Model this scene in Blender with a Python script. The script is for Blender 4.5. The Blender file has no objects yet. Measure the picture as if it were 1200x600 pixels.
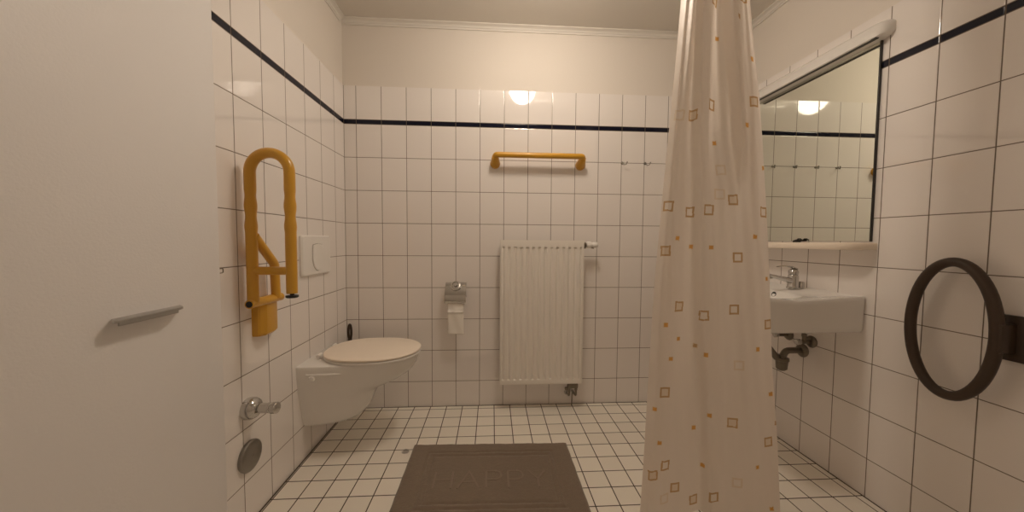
import bpy, bmesh, math, random
from mathutils import Vector, Matrix
random.seed(7)
C = bpy.context.scene.collection
PI = math.pi

# ---------------------------------------------------------------- sizes of the room (metres)
W = 2.498          # left wall x=0, right wall x=W
H = 2.412          # ceiling
YF = -2.45         # wall behind the camera; wall with the radiator is y=0
TP = 0.152         # wall tile pitch across
ZP = 0.20268       # wall tile pitch up
Z1 = 1.58331       # a joint height
ZT = 2.0166        # top of the tiling

# ---------------------------------------------------------------- node helpers
class NT:
    def __init__(s, name):
        s.mat = bpy.data.materials.new(name); s.mat.use_nodes = True
        s.t = s.mat.node_tree; s.t.nodes.clear()
        s.out = s.t.nodes.new('ShaderNodeOutputMaterial')
    def n(s, typ, **kw):
        nd = s.t.nodes.new(typ)
        for k, v in kw.items(): setattr(nd, k, v)
        return nd
    def put(s, sock, v):
        if isinstance(v, bpy.types.NodeSocket): s.t.links.new(v, sock)
        elif v is not None: sock.default_value = v
    def m(s, op, a, b=None, c=None):
        nd = s.n('ShaderNodeMath', operation=op)
        s.put(nd.inputs[0], a)
        if b is not None: s.put(nd.inputs[1], b)
        if c is not None: s.put(nd.inputs[2], c)
        return nd.outputs[0]
    def ramp(s, v, a, b, c=0.0, d=1.0):
        nd = s.n('ShaderNodeMapRange'); nd.interpolation_type = 'SMOOTHSTEP'
        s.put(nd.inputs['Value'], v)
        for k, x in zip(('From Min', 'From Max', 'To Min', 'To Max'), (a, b, c, d)): s.put(nd.inputs[k], x)
        return nd.outputs['Result']
    def mix(s, f, a, b):
        nd = s.n('ShaderNodeMix', data_type='RGBA')
        s.put(nd.inputs[0], f); s.put(nd.inputs[6], a); s.put(nd.inputs[7], b)
        return nd.outputs[2]
    def noise(s, scale, detail=2, vec=None):
        nd = s.n('ShaderNodeTexNoise'); nd.inputs['Scale'].default_value = scale; nd.inputs['Detail'].default_value = detail
        if vec is not None: s.put(nd.inputs['Vector'], vec)
        return nd.outputs['Fac']
    def bump(s, h, strength, dist, normal=None):
        nd = s.n('ShaderNodeBump'); s.put(nd.inputs['Height'], h)
        nd.inputs['Strength'].default_value = strength; nd.inputs['Distance'].default_value = dist
        if normal is not None: s.put(nd.inputs['Normal'], normal)
        return nd.outputs['Normal']
    def bsdf(s, col, rough, metal=0.0, normal=None, **kw):
        p = s.n('ShaderNodeBsdfPrincipled')
        s.put(p.inputs['Base Color'], col if not isinstance(col, tuple) else (*col[:3], 1))
        s.put(p.inputs['Roughness'], rough); s.put(p.inputs['Metallic'], metal)
        if normal is not None: s.put(p.inputs['Normal'], normal)
        for k, v in kw.items(): s.put(p.inputs[k.replace('_', ' ')], v)
        s.t.links.new(p.outputs[0], s.out.inputs[0])
        return p

def rgb(*c): return (*c, 1.0)

def plain(name, col, rough=0.4, metal=0.0, bump=0.0, scale=120, var=0.0, rv=0.015, **kw):
    n = NT(name)
    tc = n.n('ShaderNodeTexCoord').outputs['Object']
    f = n.noise(scale, 3, tc)
    nor = n.bump(f, 0.5, bump) if bump else None
    c = rgb(*col)
    if var:
        d = tuple(max(0, x * (1 - var)) for x in col); u = tuple(min(1, x * (1 + var)) for x in col)
        c = n.mix(n.noise(scale * .2, 3, tc), rgb(*d), rgb(*u))
    r = n.ramp(n.noise(9, 3, tc), 0.2, 0.8, max(0.0, rough - rv), rough + rv)
    n.bsdf(c, r, metal, nor, **kw)
    return n.mat

TILE = (0.80, 0.762, 0.735)
def tiles(name, axis, off):
    n = NT(name)
    sep = n.n('ShaderNodeSeparateXYZ'); n.t.links.new(n.n('ShaderNodeNewGeometry').outputs['Position'], sep.inputs[0])
    u = sep.outputs[axis]; z = sep.outputs['Z']
    cu = n.m('DIVIDE', n.m('SUBTRACT', u, off), TP)
    du = n.m('MULTIPLY', n.m('ABSOLUTE', n.m('SUBTRACT', n.m('FRACT', n.m('ADD', cu, 0.5)), 0.5)), TP)
    czl = n.m('DIVIDE', n.m('SUBTRACT', z, Z1), ZP)
    above = n.m('GREATER_THAN', z, 1.7998)
    czu = n.m('DIVIDE', n.m('SUBTRACT', z, 1.8139), ZP)
    cz = n.m('ADD', n.m('MULTIPLY', czl, n.m('SUBTRACT', 1.0, above)), n.m('MULTIPLY', czu, above))
    dz = n.m('MULTIPLY', n.m('ABSOLUTE', n.m('SUBTRACT', n.m('FRACT', n.m('ADD', cz, 0.5)), 0.5)), ZP)
    dz = n.m('ADD', dz, n.m('GREATER_THAN', z, 1.96))          # the top edge has no joint
    d = n.m('MINIMUM', du, dz)
    # joint in the room corners
    c0 = n.m('ABSOLUTE', u)
    d = n.m('MINIMUM', d, c0)
    if axis == 'X': d = n.m('MINIMUM', d, n.m('ABSOLUTE', n.m('SUBTRACT', u, W)))
    jn = n.ramp(d, 0.0011, 0.0021)
    pil = n.ramp(d, 0.0012, 0.0045)
    stripe = n.m('MULTIPLY', n.m('GREATER_THAN', z, 1.7860), n.m('LESS_THAN', z, 1.8139))
    face = n.mix(stripe, rgb(*TILE), rgb(0.008, 0.009, 0.02))
    dirt = n.noise(14, 4)
    jcol = n.mix(dirt, rgb(0.095, 0.067, 0.045), rgb(0.17, 0.13, 0.095))
    col = n.mix(jn, jcol, face)
    wn = n.n('ShaderNodeTexWhiteNoise'); wn.noise_dimensions = '2D'
    cv = n.n('ShaderNodeCombineXYZ'); n.put(cv.inputs[0], n.m('FLOOR', cu)); n.put(cv.inputs[1], n.m('ADD', n.m('FLOOR', cz), n.m('MULTIPLY', above, 40.0)))
    n.t.links.new(cv.outputs[0], wn.inputs['Vector'])
    nb = n.bump(pil, 0.6, 0.0008)
    sub = n.n('ShaderNodeVectorMath', operation='SUBTRACT'); n.put(sub.inputs[0], wn.outputs['Color']); sub.inputs[1].default_value = (.5, .5, .5)
    scl = n.n('ShaderNodeVectorMath', operation='SCALE'); n.put(scl.inputs[0], sub.outputs[0]); scl.inputs['Scale'].default_value = 0.010
    add = n.n('ShaderNodeVectorMath', operation='ADD'); n.put(add.inputs[0], nb); n.put(add.inputs[1], scl.outputs[0])
    nz = n.n('ShaderNodeVectorMath', operation='NORMALIZE'); n.put(nz.inputs[0], add.outputs[0])
    rough = n.m('ADD', n.m('MULTIPLY', n.m('SUBTRACT', 1.0, jn), 0.75), 0.045)
    n.bsdf(col, rough, 0.0, nz.outputs[0], IOR=n.m('SUBTRACT', 1.74, n.m('MULTIPLY', stripe, 0.40)))
    return n.mat

def floor_tiles():
    n = NT('floor_tiles')
    sep = n.n('ShaderNodeSeparateXYZ'); pos = n.n('ShaderNodeNewGeometry').outputs['Position']; n.t.links.new(pos, sep.inputs[0])
    x, y = sep.outputs['X'], sep.outputs['Y']
    def ax(v, off):
        c = n.m('DIVIDE', n.m('SUBTRACT', v, off), 0.102)
        return c, n.m('MULTIPLY', n.m('ABSOLUTE', n.m('SUBTRACT', n.m('FRACT', n.m('ADD', c, 0.5)), 0.5)), 0.102)
    cx, dx = ax(x, 0.012); cy, dy = ax(y, -0.041)
    d = n.m('MINIMUM', dx, dy)
    edge = n.m('MINIMUM', n.m('MINIMUM', n.m('ABSOLUTE', x), n.m('ABSOLUTE', n.m('SUBTRACT', x, W))), n.m('ABSOLUTE', y))
    jn = n.m('MULTIPLY', n.ramp(d, 0.0017, 0.0030), n.ramp(edge, 0.006, 0.009))
    wn = n.n('ShaderNodeTexWhiteNoise'); wn.noise_dimensions = '2D'
    cv = n.n('ShaderNodeCombineXYZ'); n.put(cv.inputs[0], n.m('FLOOR', cx)); n.put(cv.inputs[1], n.m('FLOOR', cy)); n.t.links.new(cv.outputs[0], wn.inputs['Vector'])
    face = n.mix(wn.outputs['Value'], rgb(0.80, 0.755, 0.675), rgb(0.86, 0.815, 0.735))
    # small dark spot on one tile
    sx = n.m('DIVIDE', n.m('SUBTRACT', x, 0.478), 0.020); sy = n.m('DIVIDE', n.m('ADD', y, 0.462), 0.020)
    rr = n.m('ADD', n.m('ADD', n.m('MULTIPLY', sx, sx), n.m('MULTIPLY', sy, sy)), n.m('MULTIPLY', n.m('SUBTRACT', n.noise(60, 3, pos), 0.5), 1.6))
    face = n.mix(n.ramp(rr, 0.35, 1.3, 0.75, 0.0), face, rgb(0.16, 0.14, 0.12))
    col = n.mix(jn, n.mix(n.noise(12, 4, pos), rgb(0.035, 0.022, 0.013), rgb(0.075, 0.05, 0.032)), face)
    h = n.ramp(d, 0.0012, 0.006)
    nor = n.bump(h, 0.6, 0.0008, n.bump(n.noise(90, 2, pos), 0.2, 0.0006))
    n.bsdf(col, n.m('ADD', n.m('MULTIPLY', n.m('SUBTRACT', 1.0, jn), 0.45), 0.40), 0.0, nor)
    return n.mat

def emission(name, col, strength):
    n = NT(name); e = n.n('ShaderNodeEmission'); e.inputs[0].default_value = rgb(*col); e.inputs[1].default_value = strength
    n.t.links.new(e.outputs[0], n.out.inputs[0]); return n.mat

def cloth(name, col, transl):
    n = NT(name)
    tc = n.n('ShaderNodeTexCoord').outputs['Object']
    nor = n.bump(n.noise(35, 3, tc), 0.35, 0.004)
    d = n.n('ShaderNodeBsdfDiffuse'); d.inputs[0].default_value = rgb(*col); n.put(d.inputs['Normal'], nor)
    t = n.n('ShaderNodeBsdfTranslucent'); t.inputs[0].default_value = rgb(*col); n.put(t.inputs['Normal'], nor)
    mx = n.n('ShaderNodeMixShader'); mx.inputs[0].default_value = transl
    n.t.links.new(d.outputs[0], mx.inputs[1]); n.t.links.new(t.outputs[0], mx.inputs[2])
    g = n.n('ShaderNodeBsdfGlossy'); g.inputs[0].default_value = rgb(1, 1, 1); g.inputs['Roughness'].default_value = 0.42; n.put(g.inputs['Normal'], nor)
    m2 = n.n('ShaderNodeMixShader'); m2.inputs[0].default_value = 0.05
    n.t.links.new(mx.outputs[0], m2.inputs[1]); n.t.links.new(g.outputs[0], m2.inputs[2])
    n.t.links.new(m2.outputs[0], n.out.inputs[0]); return n.mat

M = dict(
    back=tiles('tiles_back', 'X', 0.07437), left=tiles('tiles_left', 'Y', -0.12561), right=tiles('tiles_right', 'Y', -0.86136),
    floor=floor_tiles(),
    plaster=plain('plaster', (0.69, 0.642, 0.585), 0.75, bump=0.0006, scale=90),
    ceiling=plain('ceiling_paint', (0.68, 0.65, 0.60), 0.85, bump=0.0004, scale=70),
    trim=plain('cornice_paint', (0.68, 0.65, 0.60), 0.6),
    door=plain('door_laminate', (0.775, 0.76, 0.755), 0.5, bump=0.0010, scale=160),
    ceramic=plain('sanitary_ceramic', (0.78, 0.765, 0.74), 0.12, Coat_Weight=0.3, Coat_Roughness=0.04),
    seat=plain('seat_plastic', (0.86, 0.77, 0.66), 0.34, rv=0.0),
    plastic=plain('white_plastic', (0.78, 0.76, 0.73), 0.32),
    radiator=plain('radiator_enamel', (0.80, 0.765, 0.71), 0.35),
    chrome=plain('chrome', (0.58, 0.57, 0.55), 0.12, 1.0),
    steel=plain('brushed_steel', (0.30, 0.285, 0.26), 0.30, 1.0, bump=0.0003, scale=60),
    dullmetal=plain('dull_valve_metal', (0.20, 0.175, 0.14), 0.30, 0.85),
    aluminium=plain('aluminium', (0.42, 0.41, 0.39), 0.35, 0.7),
    yellow=plain('yellow_nylon', (0.60, 0.315, 0.025), 0.30, bump=0.0006, scale=30, Coat_Weight=0.2),
    black=plain('black_rubber', (0.015, 0.013, 0.012), 0.5),
    edge_slot_dark=plain('mirror_edge_slot_shade', (0.02, 0.018, 0.016), 0.4),
    brown=plain('dark_brown_plastic', (0.045, 0.026, 0.015), 0.4),
    paper=plain('tissue', (0.83, 0.80, 0.75), 0.9, bump=0.0008, scale=150),
    glassgrey=plain('mirror_silver', (0.83, 0.86, 0.78), 0.004, 1.0),
    mat=plain('bath_mat_pile', (0.185, 0.140, 0.100), 0.95, bump=0.004, scale=260, var=0.12, Sheen_Weight=0.3),
    matlet=plain('bath_mat_raised_pile', (0.225, 0.175, 0.132), 0.95, bump=0.003, scale=300, Sheen_Weight=0.3),
    curtain=cloth('curtain_fabric', (0.83, 0.765, 0.70), 0.58),
    print_orange=cloth('curtain_print_orange', (0.72, 0.38, 0.09), 0.45),
    print_tan=cloth('curtain_print_tan', (0.55, 0.36, 0.18), 0.45),
    print_pale=cloth('curtain_print_pale', (0.77, 0.67, 0.55), 0.5),
    lamp=emission('lamp_glass_lit', (1.0, 0.85, 0.695), 34.0),
)
# glass of the mirror needs to be flat and clean
for nd in M['glassgrey'].node_tree.nodes:
    if nd.type == 'BSDF_PRINCIPLED':
        for l in list(nd.inputs['Roughness'].links): M['glassgrey'].node_tree.links.remove(l)
        nd.inputs['Roughness'].default_value = 0.0

# ---------------------------------------------------------------- mesh helpers
def obj(name, bm, mat, parent=None, smooth=40, mats=None):
    me = bpy.data.meshes.new(name); bmesh.ops.recalc_face_normals(bm, faces=bm.faces)
    bm.to_mesh(me); bm.free()
    for m in (mats or [mat]): me.materials.append(m)
    o = bpy.data.objects.new(name, me); C.objects.link(o)
    if smooth:
        me.polygons.foreach_set('use_smooth', [True] * len(me.polygons))
        if smooth < 180: me.set_sharp_from_angle(angle=math.radians(smooth))
    if parent is not None:
        o.parent = parent; o.matrix_parent_inverse = parent.matrix_world.inverted()
    return o
def tag(o, label=None, cat=None, group=None, kind=None):
    if label: o['label'] = label
    if cat: o['category'] = cat
    if group: o['group'] = group
    if kind: o['kind'] = kind
    return o
def thing(name, label, cat, loc, group=None):
    o = bpy.data.objects.new(name, None); C.objects.link(o); o.location = loc; o.empty_display_size = .05
    bpy.context.view_layer.update()
    return tag(o, label, cat, group)
def struct(name, bm, mat, parent=None, smooth=40, **kw):
    o = obj(name, bm, mat, parent, smooth, **kw); o['kind'] = 'structure'; return o

def add_box(bm, x0, x1, y0, y1, z0, z1, bevel=0.0, seg=2):
    t = bmesh.new()
    bmesh.ops.create_cube(t, size=1)
    for v in t.verts: v.co = Vector(((x0 + x1) / 2 + v.co.x * (x1 - x0), (y0 + y1) / 2 + v.co.y * (y1 - y0), (z0 + z1) / 2 + v.co.z * (z1 - z0)))
    if bevel: bmesh.ops.bevel(t, geom=t.edges[:], offset=bevel, segments=seg, profile=0.5, affect='EDGES')
    merge(bm, t)
def merge(bm, t):
    mp = {v: bm.verts.new(v.co) for v in t.verts}
    for f in t.faces:
        try: bm.faces.new([mp[v] for v in f.verts])
        except ValueError: pass
    t.free()
def box(*a, **k):
    bm = bmesh.new(); add_box(bm, *a, **k); return bm
def loft(bm, rings, cap0=True, cap1=True, closed=True):
    R = [[bm.verts.new(p) for p in r] for r in rings]
    n = len(R[0])
    for a, b in zip(R, R[1:]):
        for i in range(n if closed else n - 1):
            j = (i + 1) % n
            bm.faces.new((a[i], a[j], b[j], b[i]))
    if cap0: bm.faces.new(R[0][::-1])
    if cap1: bm.faces.new(R[-1])
    return R
def fillet(pts, r, seg=8):
    """round the corners of a polyline"""
    P = [Vector(p) for p in pts]; out = [P[0]]
    for a, b, c in zip(P, P[1:], P[2:]):
        u = (a - b).normalized(); v = (c - b).normalized(); ang = u.angle(v)
        if ang > PI - .02: out.append(b); continue
        d = min(r / math.tan(ang / 2), (a - b).length * .49, (c - b).length * .49)
        p, q = b + u * d, b + v * d
        for i in range(seg + 1):
            t = i / seg; out.append(p * (1 - t) ** 2 + b * (2 * t * (1 - t)) + q * t * t)
    out.append(P[-1]); return out
def add_tube(bm, pts, rad, n=16, caps=True, closed=False):
    P = [Vector(p) for p in pts]; N = len(P)
    rads = rad if isinstance(rad, (list, tuple)) else [rad] * N
    T = []
    for i in range(N):
        a = P[(i - 1) % N] if closed or i > 0 else P[i]; b = P[(i + 1) % N] if closed or i < N - 1 else P[i]
        T.append((b - a).normalized())
    up = Vector((0, 0, 1)) if abs(T[0].z) < .9 else Vector((0, 1, 0))
    nrm = (up - T[0] * up.dot(T[0])).normalized(); rings = []
    for i in range(N):
        nrm = (nrm - T[i] * nrm.dot(T[i])).normalized(); bi = T[i].cross(nrm)
        rings.append([P[i] + (nrm * math.cos(2 * PI * k / n) + bi * math.sin(2 * PI * k / n)) * rads[i] for k in range(n)])
    if closed: rings.append(rings[0])
    R = loft(bm, rings, caps and not closed, caps and not closed)
    if closed: bmesh.ops.remove_doubles(bm, verts=bm.verts[:], dist=1e-6)
def tube(*a, **k):
    bm = bmesh.new(); add_tube(bm, *a, **k); return bm
def add_lathe(bm, base, axis, prof, n=32):
    """prof = [(distance along axis, radius)...]"""
    ax = Vector(axis).normalized(); base = Vector(base)
    up = Vector((0, 0, 1)) if abs(ax.z) < .9 else Vector((1, 0, 0))
    u = (up - ax * up.dot(ax)).normalized(); v = ax.cross(u)
    rings = [[base + ax * d + (u * math.cos(2 * PI * k / n) + v * math.sin(2 * PI * k / n)) * max(r, 1e-4) for k in range(n)] for d, r in prof]
    loft(bm, rings)
def lathe(*a, **k):
    bm = bmesh.new(); add_lathe(bm, *a, **k); return bm
def prism(outline, axis, a, b, bevel=0.0):
    """extrude a 2-D outline along an axis from a to b. axis 'x': outline is (y,z); 'y': (x,z); 'z': (x,y)"""
    f = dict(x=lambda p, t: (t, p[0], p[1]), y=lambda p, t: (p[0], t, p[1]), z=lambda p, t: (p[0], p[1], t))[axis]
    bm = bmesh.new(); loft(bm, [[f(p, a) for p in outline], [f(p, b) for p in outline]])
    if bevel:
        bmesh.ops.recalc_face_normals(bm, faces=bm.faces)
        es = [e for e in bm.edges if e.calc_face_angle(0) > .6]
        bmesh.ops.bevel(bm, geom=es, offset=bevel, segments=2, profile=.5, affect='EDGES')
    return bm
def rrect(x0, x1, y0, y1, r, seg=6):
    out = []
    for cx, cy, a in ((x1 - r, y1 - r, 0), (x0 + r, y1 - r, 90), (x0 + r, y0 + r, 180), (x1 - r, y0 + r, 270)):
        for i in range(seg + 1):
            t = math.radians(a + 90 * i / seg); out.append((cx + r * math.cos(t), cy + r * math.sin(t)))
    return out

# ================================================================ THE SETTING
struct('floor', box(-.12, W + .12, YF - .12, .12, -.10, 0), M['floor'])
struct('ceiling', box(-.12, W + .12, YF - .12, .12, H, H + .1), M['ceiling'])
wb = struct('wall_back', box(-.12, W + .12, .006, .12, 0, H), M['plaster'])
struct('tile_cladding', box(0, W, 0, .0061, 0, ZT), M['back'], wb)
wl = struct('wall_left', box(-.12, -.006, YF, .006, 0, H), M['plaster'])
struct('tile_cladding', box(-.0061, 0, YF, 0, 0, ZT), M['left'], wl)
wr = struct('wall_right', box(W + .006, W + .12, YF, .006, 0, H), M['plaster'])
struct('tile_cladding', box(W, W + .0061, YF, 0, 0, ZT), M['right'], wr)
struct('wall_front', box(-.006, W + .006, YF - .12, YF, 0, H), M['plaster'])
# cornice, one length along each wall
prof = [(0, 0), (.030, 0), (.030, -.006), (.022, -.008), (.014, -.014), (.010, -.022), (.006, -.024), (.006, -.033), (0, -.034)]
struct('trim_1', prism([(.006 - a, H + z) for a, z in prof], 'x', -.006, W + .006), M['trim'], smooth=25)
struct('trim_2', prism([(-.006 + a, H + z) for a, z in prof], 'y', YF, -.022), M['trim'], smooth=25)
struct('trim_3', prism([(W + .006 - a, H + z) for a, z in prof], 'y', YF, -.022), M['trim'], smooth=25)

# open door leaf standing against the left wall
DX = 0.050
dr = struct('door_1', box(DX - .040, DX, -1.962, -1.030, .012, 2.06, bevel=.0015), M['door'])
hb = bmesh.new()
# horizontal ledge plate with a lip turned down at the front
ol = [(DX - .0005, -1.336), (DX + .022, -1.356), (DX + .029, -1.357), (DX + .033, -1.350), (DX + .033, -1.206), (DX + .030, -1.194), (DX + .022, -1.186), (DX - .0005, -1.168)]
merge(hb, prism(ol, 'z', .8835, .8900, bevel=.001))
add_box(hb, DX + .0285, DX + .033, -1.352, -1.210, .8765, .8860, bevel=.001)
hn = struct('door_handle', hb, M['aluminium'], dr, smooth=30); hn['label'] = 'flat grey metal bar handle'
lt = struct('latch_loop', tube(fillet([(DX - .006, -1.031, .978), (DX - .006, -1.010, .978), (DX - .006, -1.010, .964), (DX - .006, -1.026, .964), (DX - .006, -1.026, .972)], .004), .0015, 8), M['dullmetal'], dr)
lt['label'] = 'tiny bent wire loop'

# ================================================================ CEILING LAMP (lights the room)
LX, LY = 1.166, -.78
lamp = thing('ceiling_lamp', 'round white glass ceiling lamp, lit, flush on the ceiling', 'lamp', (LX, LY, H))
obj('lamp_base', lathe((LX, LY, H), (0, 0, -1), [(0, .122), (.018, .124), (.026, .118), (.028, .0)]), M['plastic'], lamp)
dome = []
for i in range(13):
    t = i / 12 * PI / 2; dome.append((.026 + .134 * math.sin(t), .116 * math.cos(t)))
obj('lamp_shade', lathe((LX, LY, H), (0, 0, -1), dome, 40), M['lamp'], lamp, smooth=180)

# ================================================================ RADIATOR
X0, X1, ZB, ZTOP, YFR = .966, 1.482, .176, 1.078, -.100
rad = thing('radiator', 'white ribbed panel radiator hung on the back wall', 'radiator', ((X0 + X1) / 2, -.05, ZB))
def rad_panel(yf, th):
    bm = bmesh.new()
    NX, NZ = 13 * 14 + 8, 60
    pitch = (X1 - X0 - .03) / 13
    def h(x, z):
        m = x - (X0 + .015)
        if m < 0 or m > 13 * pitch: return 0
        e = min(z - (ZB + .028), (ZTOP - .040) - z)
        if e <= 0: return 0
        c = math.sin(PI * ((m / pitch) % 1.0)) ** 2     # rib between grooves
        g = (1 - c)
        k = min(1, e / .010)
        ed = 1.0 + (1.3 if .002 < e < .013 else 0)             # deeper pressing at the ends of each groove
        return -.0085 * max(0, (g - .45) / .55) * k * ed + 0
    zs = sorted(set([ZB, ZB + .006, ZTOP - .006, ZTOP] + [ZB + .02 + (ZTOP - ZB - .04) * i / 40 for i in range(41)] + [ZB + .028 + d for d in (0, .003, .006, .01, .014, .016)] + [ZTOP - .040 - d for d in (0, .003, .006, .01, .014, .016)]))
    xs = [X0, X0 + .004, X0 + .010] + [X0 + .015 + pitch * 13 * i / 208 for i in range(209)] + [X1 - .010, X1 - .004, X1]
    G = [[bm.verts.new((x, yf - h(x, z) * 1.0, z)) for x in xs] for z in zs]
    for a, b in zip(G, G[1:]):
        for i in range(len(xs) - 1): bm.faces.new((a[i], a[i + 1], b[i + 1], b[i]))
    # back face and edge
    Bk = {}
    loop = [G[0][i] for i in range(len(xs))] + [G[j][-1] for j in range(1, len(zs))] + [G[-1][i] for i in range(len(xs) - 2, -1, -1)] + [G[j][0] for j in range(len(zs) - 2, 0, -1)]
    bk = [bm.verts.new((v.co.x, yf + th, v.co.z)) for v in loop]
    for i in range(len(loop)):
        j = (i + 1) % len(loop); bm.faces.new((loop[j], loop[i], bk[i], bk[j]))
    bm.faces.new(bk)
    return bm
obj('front_panel', rad_panel(YFR, .010), M['radiator'], rad, smooth=35)
obj('back_panel', rad_panel(-.045, .008), M['radiator'], rad, smooth=35)
for xa in (X0 - .003, X1 + .0005):
    obj('side_cover', box(xa, xa + .0025, YFR + .004, -.034, ZB + .01, ZTOP + .002, bevel=.0008), M['radiator'], rad)
gb = bmesh.new()
for i in range(41):
    x = X0 + .005 + (X1 - X0 - .010) * i / 40
    add_box(gb, x - .0018, x + .0018, YFR + .012, -.040, ZTOP - .004, ZTOP)
for yy in (YFR + .010, -.041): add_box(gb, X0, X1, yy, yy + .004, ZTOP - .006, ZTOP + .001)
obj('top_grille', gb, M['radiator'], rad)
cv = bmesh.new()
for i in range(27):
    x = X0 + .02 + (X1 - X0 - .04) * i / 26
    add_box(cv, x - .0008, x + .0008, YFR + .011, -.046, ZB + .04, ZTOP - .03)
obj('convector_fins', cv, M['radiator'], rad)
for x in (X0 + .09, X1 - .09):
    for z in (ZB + .12, ZTOP - .16): obj('wall_bracket', box(x - .015, x + .015, -.0375, -.0002, z, z + .03), M['radiator'], rad)
# thermostat head on the right
th = obj('thermostat_head', lathe((X1 + .022, -.072, 1.052), (1, 0, 0), [(0, .012), (.004, .0195), (.022, .0215), (.030, .019), (.033, .0155), (.042, .0155), (.046, .0185), (.066, .0185), (.072, .014), (.073, 0)], 28), M['plastic'], rad)
obj('valve_body', lathe((X1 - .004, -.072, 1.052), (1, 0, 0), [(0, .010), (.010, .010), (.011, .015), (.022, .015), (.027, .0125)], 6), M['dullmetal'], th, smooth=20)
tb = bmesh.new(); add_tube(tb, [(X1 + .012, -.072, 1.046), (X1 + .070, -.072, 1.032)], .0045, 10); add_box(tb, X1 + .008, X1 + .018, -.080, -.064, 1.028, 1.046, bevel=.002)
obj('valve_clip', tb, M['dullmetal'], th)
# lower valve block with its pipes
lv = bmesh.new(); zc = .128
add_box(lv, 1.398, 1.462, -.088, -.064, zc + .010, zc + .040, bevel=.004)
for x in (1.408, 1.452): add_lathe(lv, (x, -.076, zc + .052), (0, 0, -1), [(0, .011), (.018, .011), (.019, .014), (.035, .014), (.036, .010), (.056, .010)], 6)
add_lathe(lv, (1.398, -.076, zc + .006), (-1, 0, 0), [(0, .011), (.016, .011), (.018, .008), (.020, 0)], 20)
obj('valve_block', lv, M['dullmetal'], rad, smooth=25)
for x in (1.408, 1.452):
    lp = obj('supply_pipe', tube(fillet([(x, -.076, zc - .002), (x, -.076, zc - .040), (x, -.004, zc - .050)], .018), .007, 14), M['dullmetal'], rad)
    obj('pipe_rosette', lathe((x, -.0006, zc - .050), (0, -1, 0), [(0, .017), (.003, .017), (.007, .009), (.0075, .007)], 20), M['chrome'], lp)
dp = obj('drain_pipe', tube([(1.436, -.06, .112), (1.436, -.03, .0)], .0035, 10), M['dullmetal'], rad)

# ================================================================ YELLOW RAIL ON THE BACK WALL
zr = 1.600
gr = thing('grab_rail', 'straight yellow grab rail on the back wall above the radiator', 'grab rail', (1.2, 0, zr))
pts = fillet([(.930, -.030, 1.580), (.930, -.074, zr), (1.475, -.074, zr), (1.475, -.030, 1.580)], .016, 8)
obj('rail_tube', tube(pts, .0170, 20), M['yellow'], gr, smooth=60)
for x in (.930, 1.475):
    b = bmesh.new()
    add_lathe(b, (x, 0, 1.560), (0, -1, 0), [(0, .031), (.010, .032), (.020, .031), (.026, .027)], 28)
    add_tube(b, [(x, -.014, 1.563), (x, -.040, 1.576), (x, -.064, 1.592)], [.030, .026, .020], 20)
    obj('wall_mount', b, M['yellow'], gr, smooth=50)

# ================================================================ HOOKS
def make_hook():
    t = thing('wall_hook', 'h', 'hook', (0, 0, 0), 'small metal hooks in a row on the back wall')
    obj('wall_plate', lathe((0, 0, 0), (0, -1, 0), [(0, .0095), (.002, .0095), (.003, .008), (.0032, 0)], 20), M['steel'], t)
    b = bmesh.new()
    add_tube(b, fillet([(0, -.002, .004), (0.001, -.014, .002), (.006, -.020, -.014), (.014, -.034, -.016), (.018, -.038, -.004)], .006, 5), .0026, 10)
    add_lathe(b, (.018, -.038, -.005), (.1, -.2, 1), [(0, .003), (.002, .0042), (.005, .0042), (.007, .002)], 12)
    obj('hook_arm', b, M['steel'], t)
    return t
h0 = make_hook()
hl = ['small metal wall hook, nearest to the yellow rail of the row on the back wall', 'small metal wall hook, second from the yellow rail in the row',
      'small metal wall hook right beside the shower curtain edge', 'small metal wall hook behind the curtain, seen only in the mirror']
for i, x in enumerate((1.751, 1.903, 2.055, 2.207)):
    if i == 0: r = h0
    else:
        r = h0.copy(); C.objects.link(r)
        for ch in list(h0.children):
            c = ch.copy(); C.objects.link(c); c.parent = r; c.matrix_parent_inverse = Matrix()
    r.location = (x, 0, Z1 - .001); r['label'] = hl[i]
for ch in h0.children: ch.matrix_parent_inverse = Matrix()

# ================================================================ TOILET PAPER
ph = thing('paper_holder', 'chrome toilet paper holder with round rosette on the back wall', 'toilet paper holder', (.688, 0, .74))
xa, xb = .622, .752
# curved cover: plate rising at the wall, bulging over the roll
cover = [(-.012, .808), (-.030, .806), (-.052, .782), (-.076, .752), (-.087, .724), (-.090, .700), (-.087, .688)]
cbm = bmesh.new()
outer = list(cover); inner = [(y + .0022, z - .0006) for y, z in outer[::-1]]
loft(cbm, [[(xa, y, z) for y, z in outer + inner], [(xb, y, z) for y, z in outer + inner]])
for x in (xa, xb - .0015):
    t = prism([(-.012, .806), (-.030, .804), (-.052, .780), (-.075, .751), (-.040, .718), (-.012, .718)], 'x', x, x + .0015); merge(cbm, t)
obj('cover', cbm, M['chrome'], ph, smooth=50)
obj('back_plate', box(.640, .736, -.012, 0, .735, .808, bevel=.002), M['chrome'], ph)
obj('rosette', lathe((.687, -.044, .786), (0, -.80, .6), [(0, .033), (.012, .033), (.016, .030), (.017, .022), (.013, .020), (.013, .012), (.020, .010), (.024, .005), (.0245, 0)], 32), M['chrome'], ph, smooth=35)
obj('roll_rod', tube([(xa + .001, -.044, .728), (xb - .001, -.044, .728)], .006, 12), M['chrome'], ph)
tp = thing('toilet_paper_roll', 'white toilet paper with a sheet hanging below the chrome holder', 'toilet paper', (.688, -.055, .70))
rb = bmesh.new()
n = 32; ro, ri = .022, .016
rings = []
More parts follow.
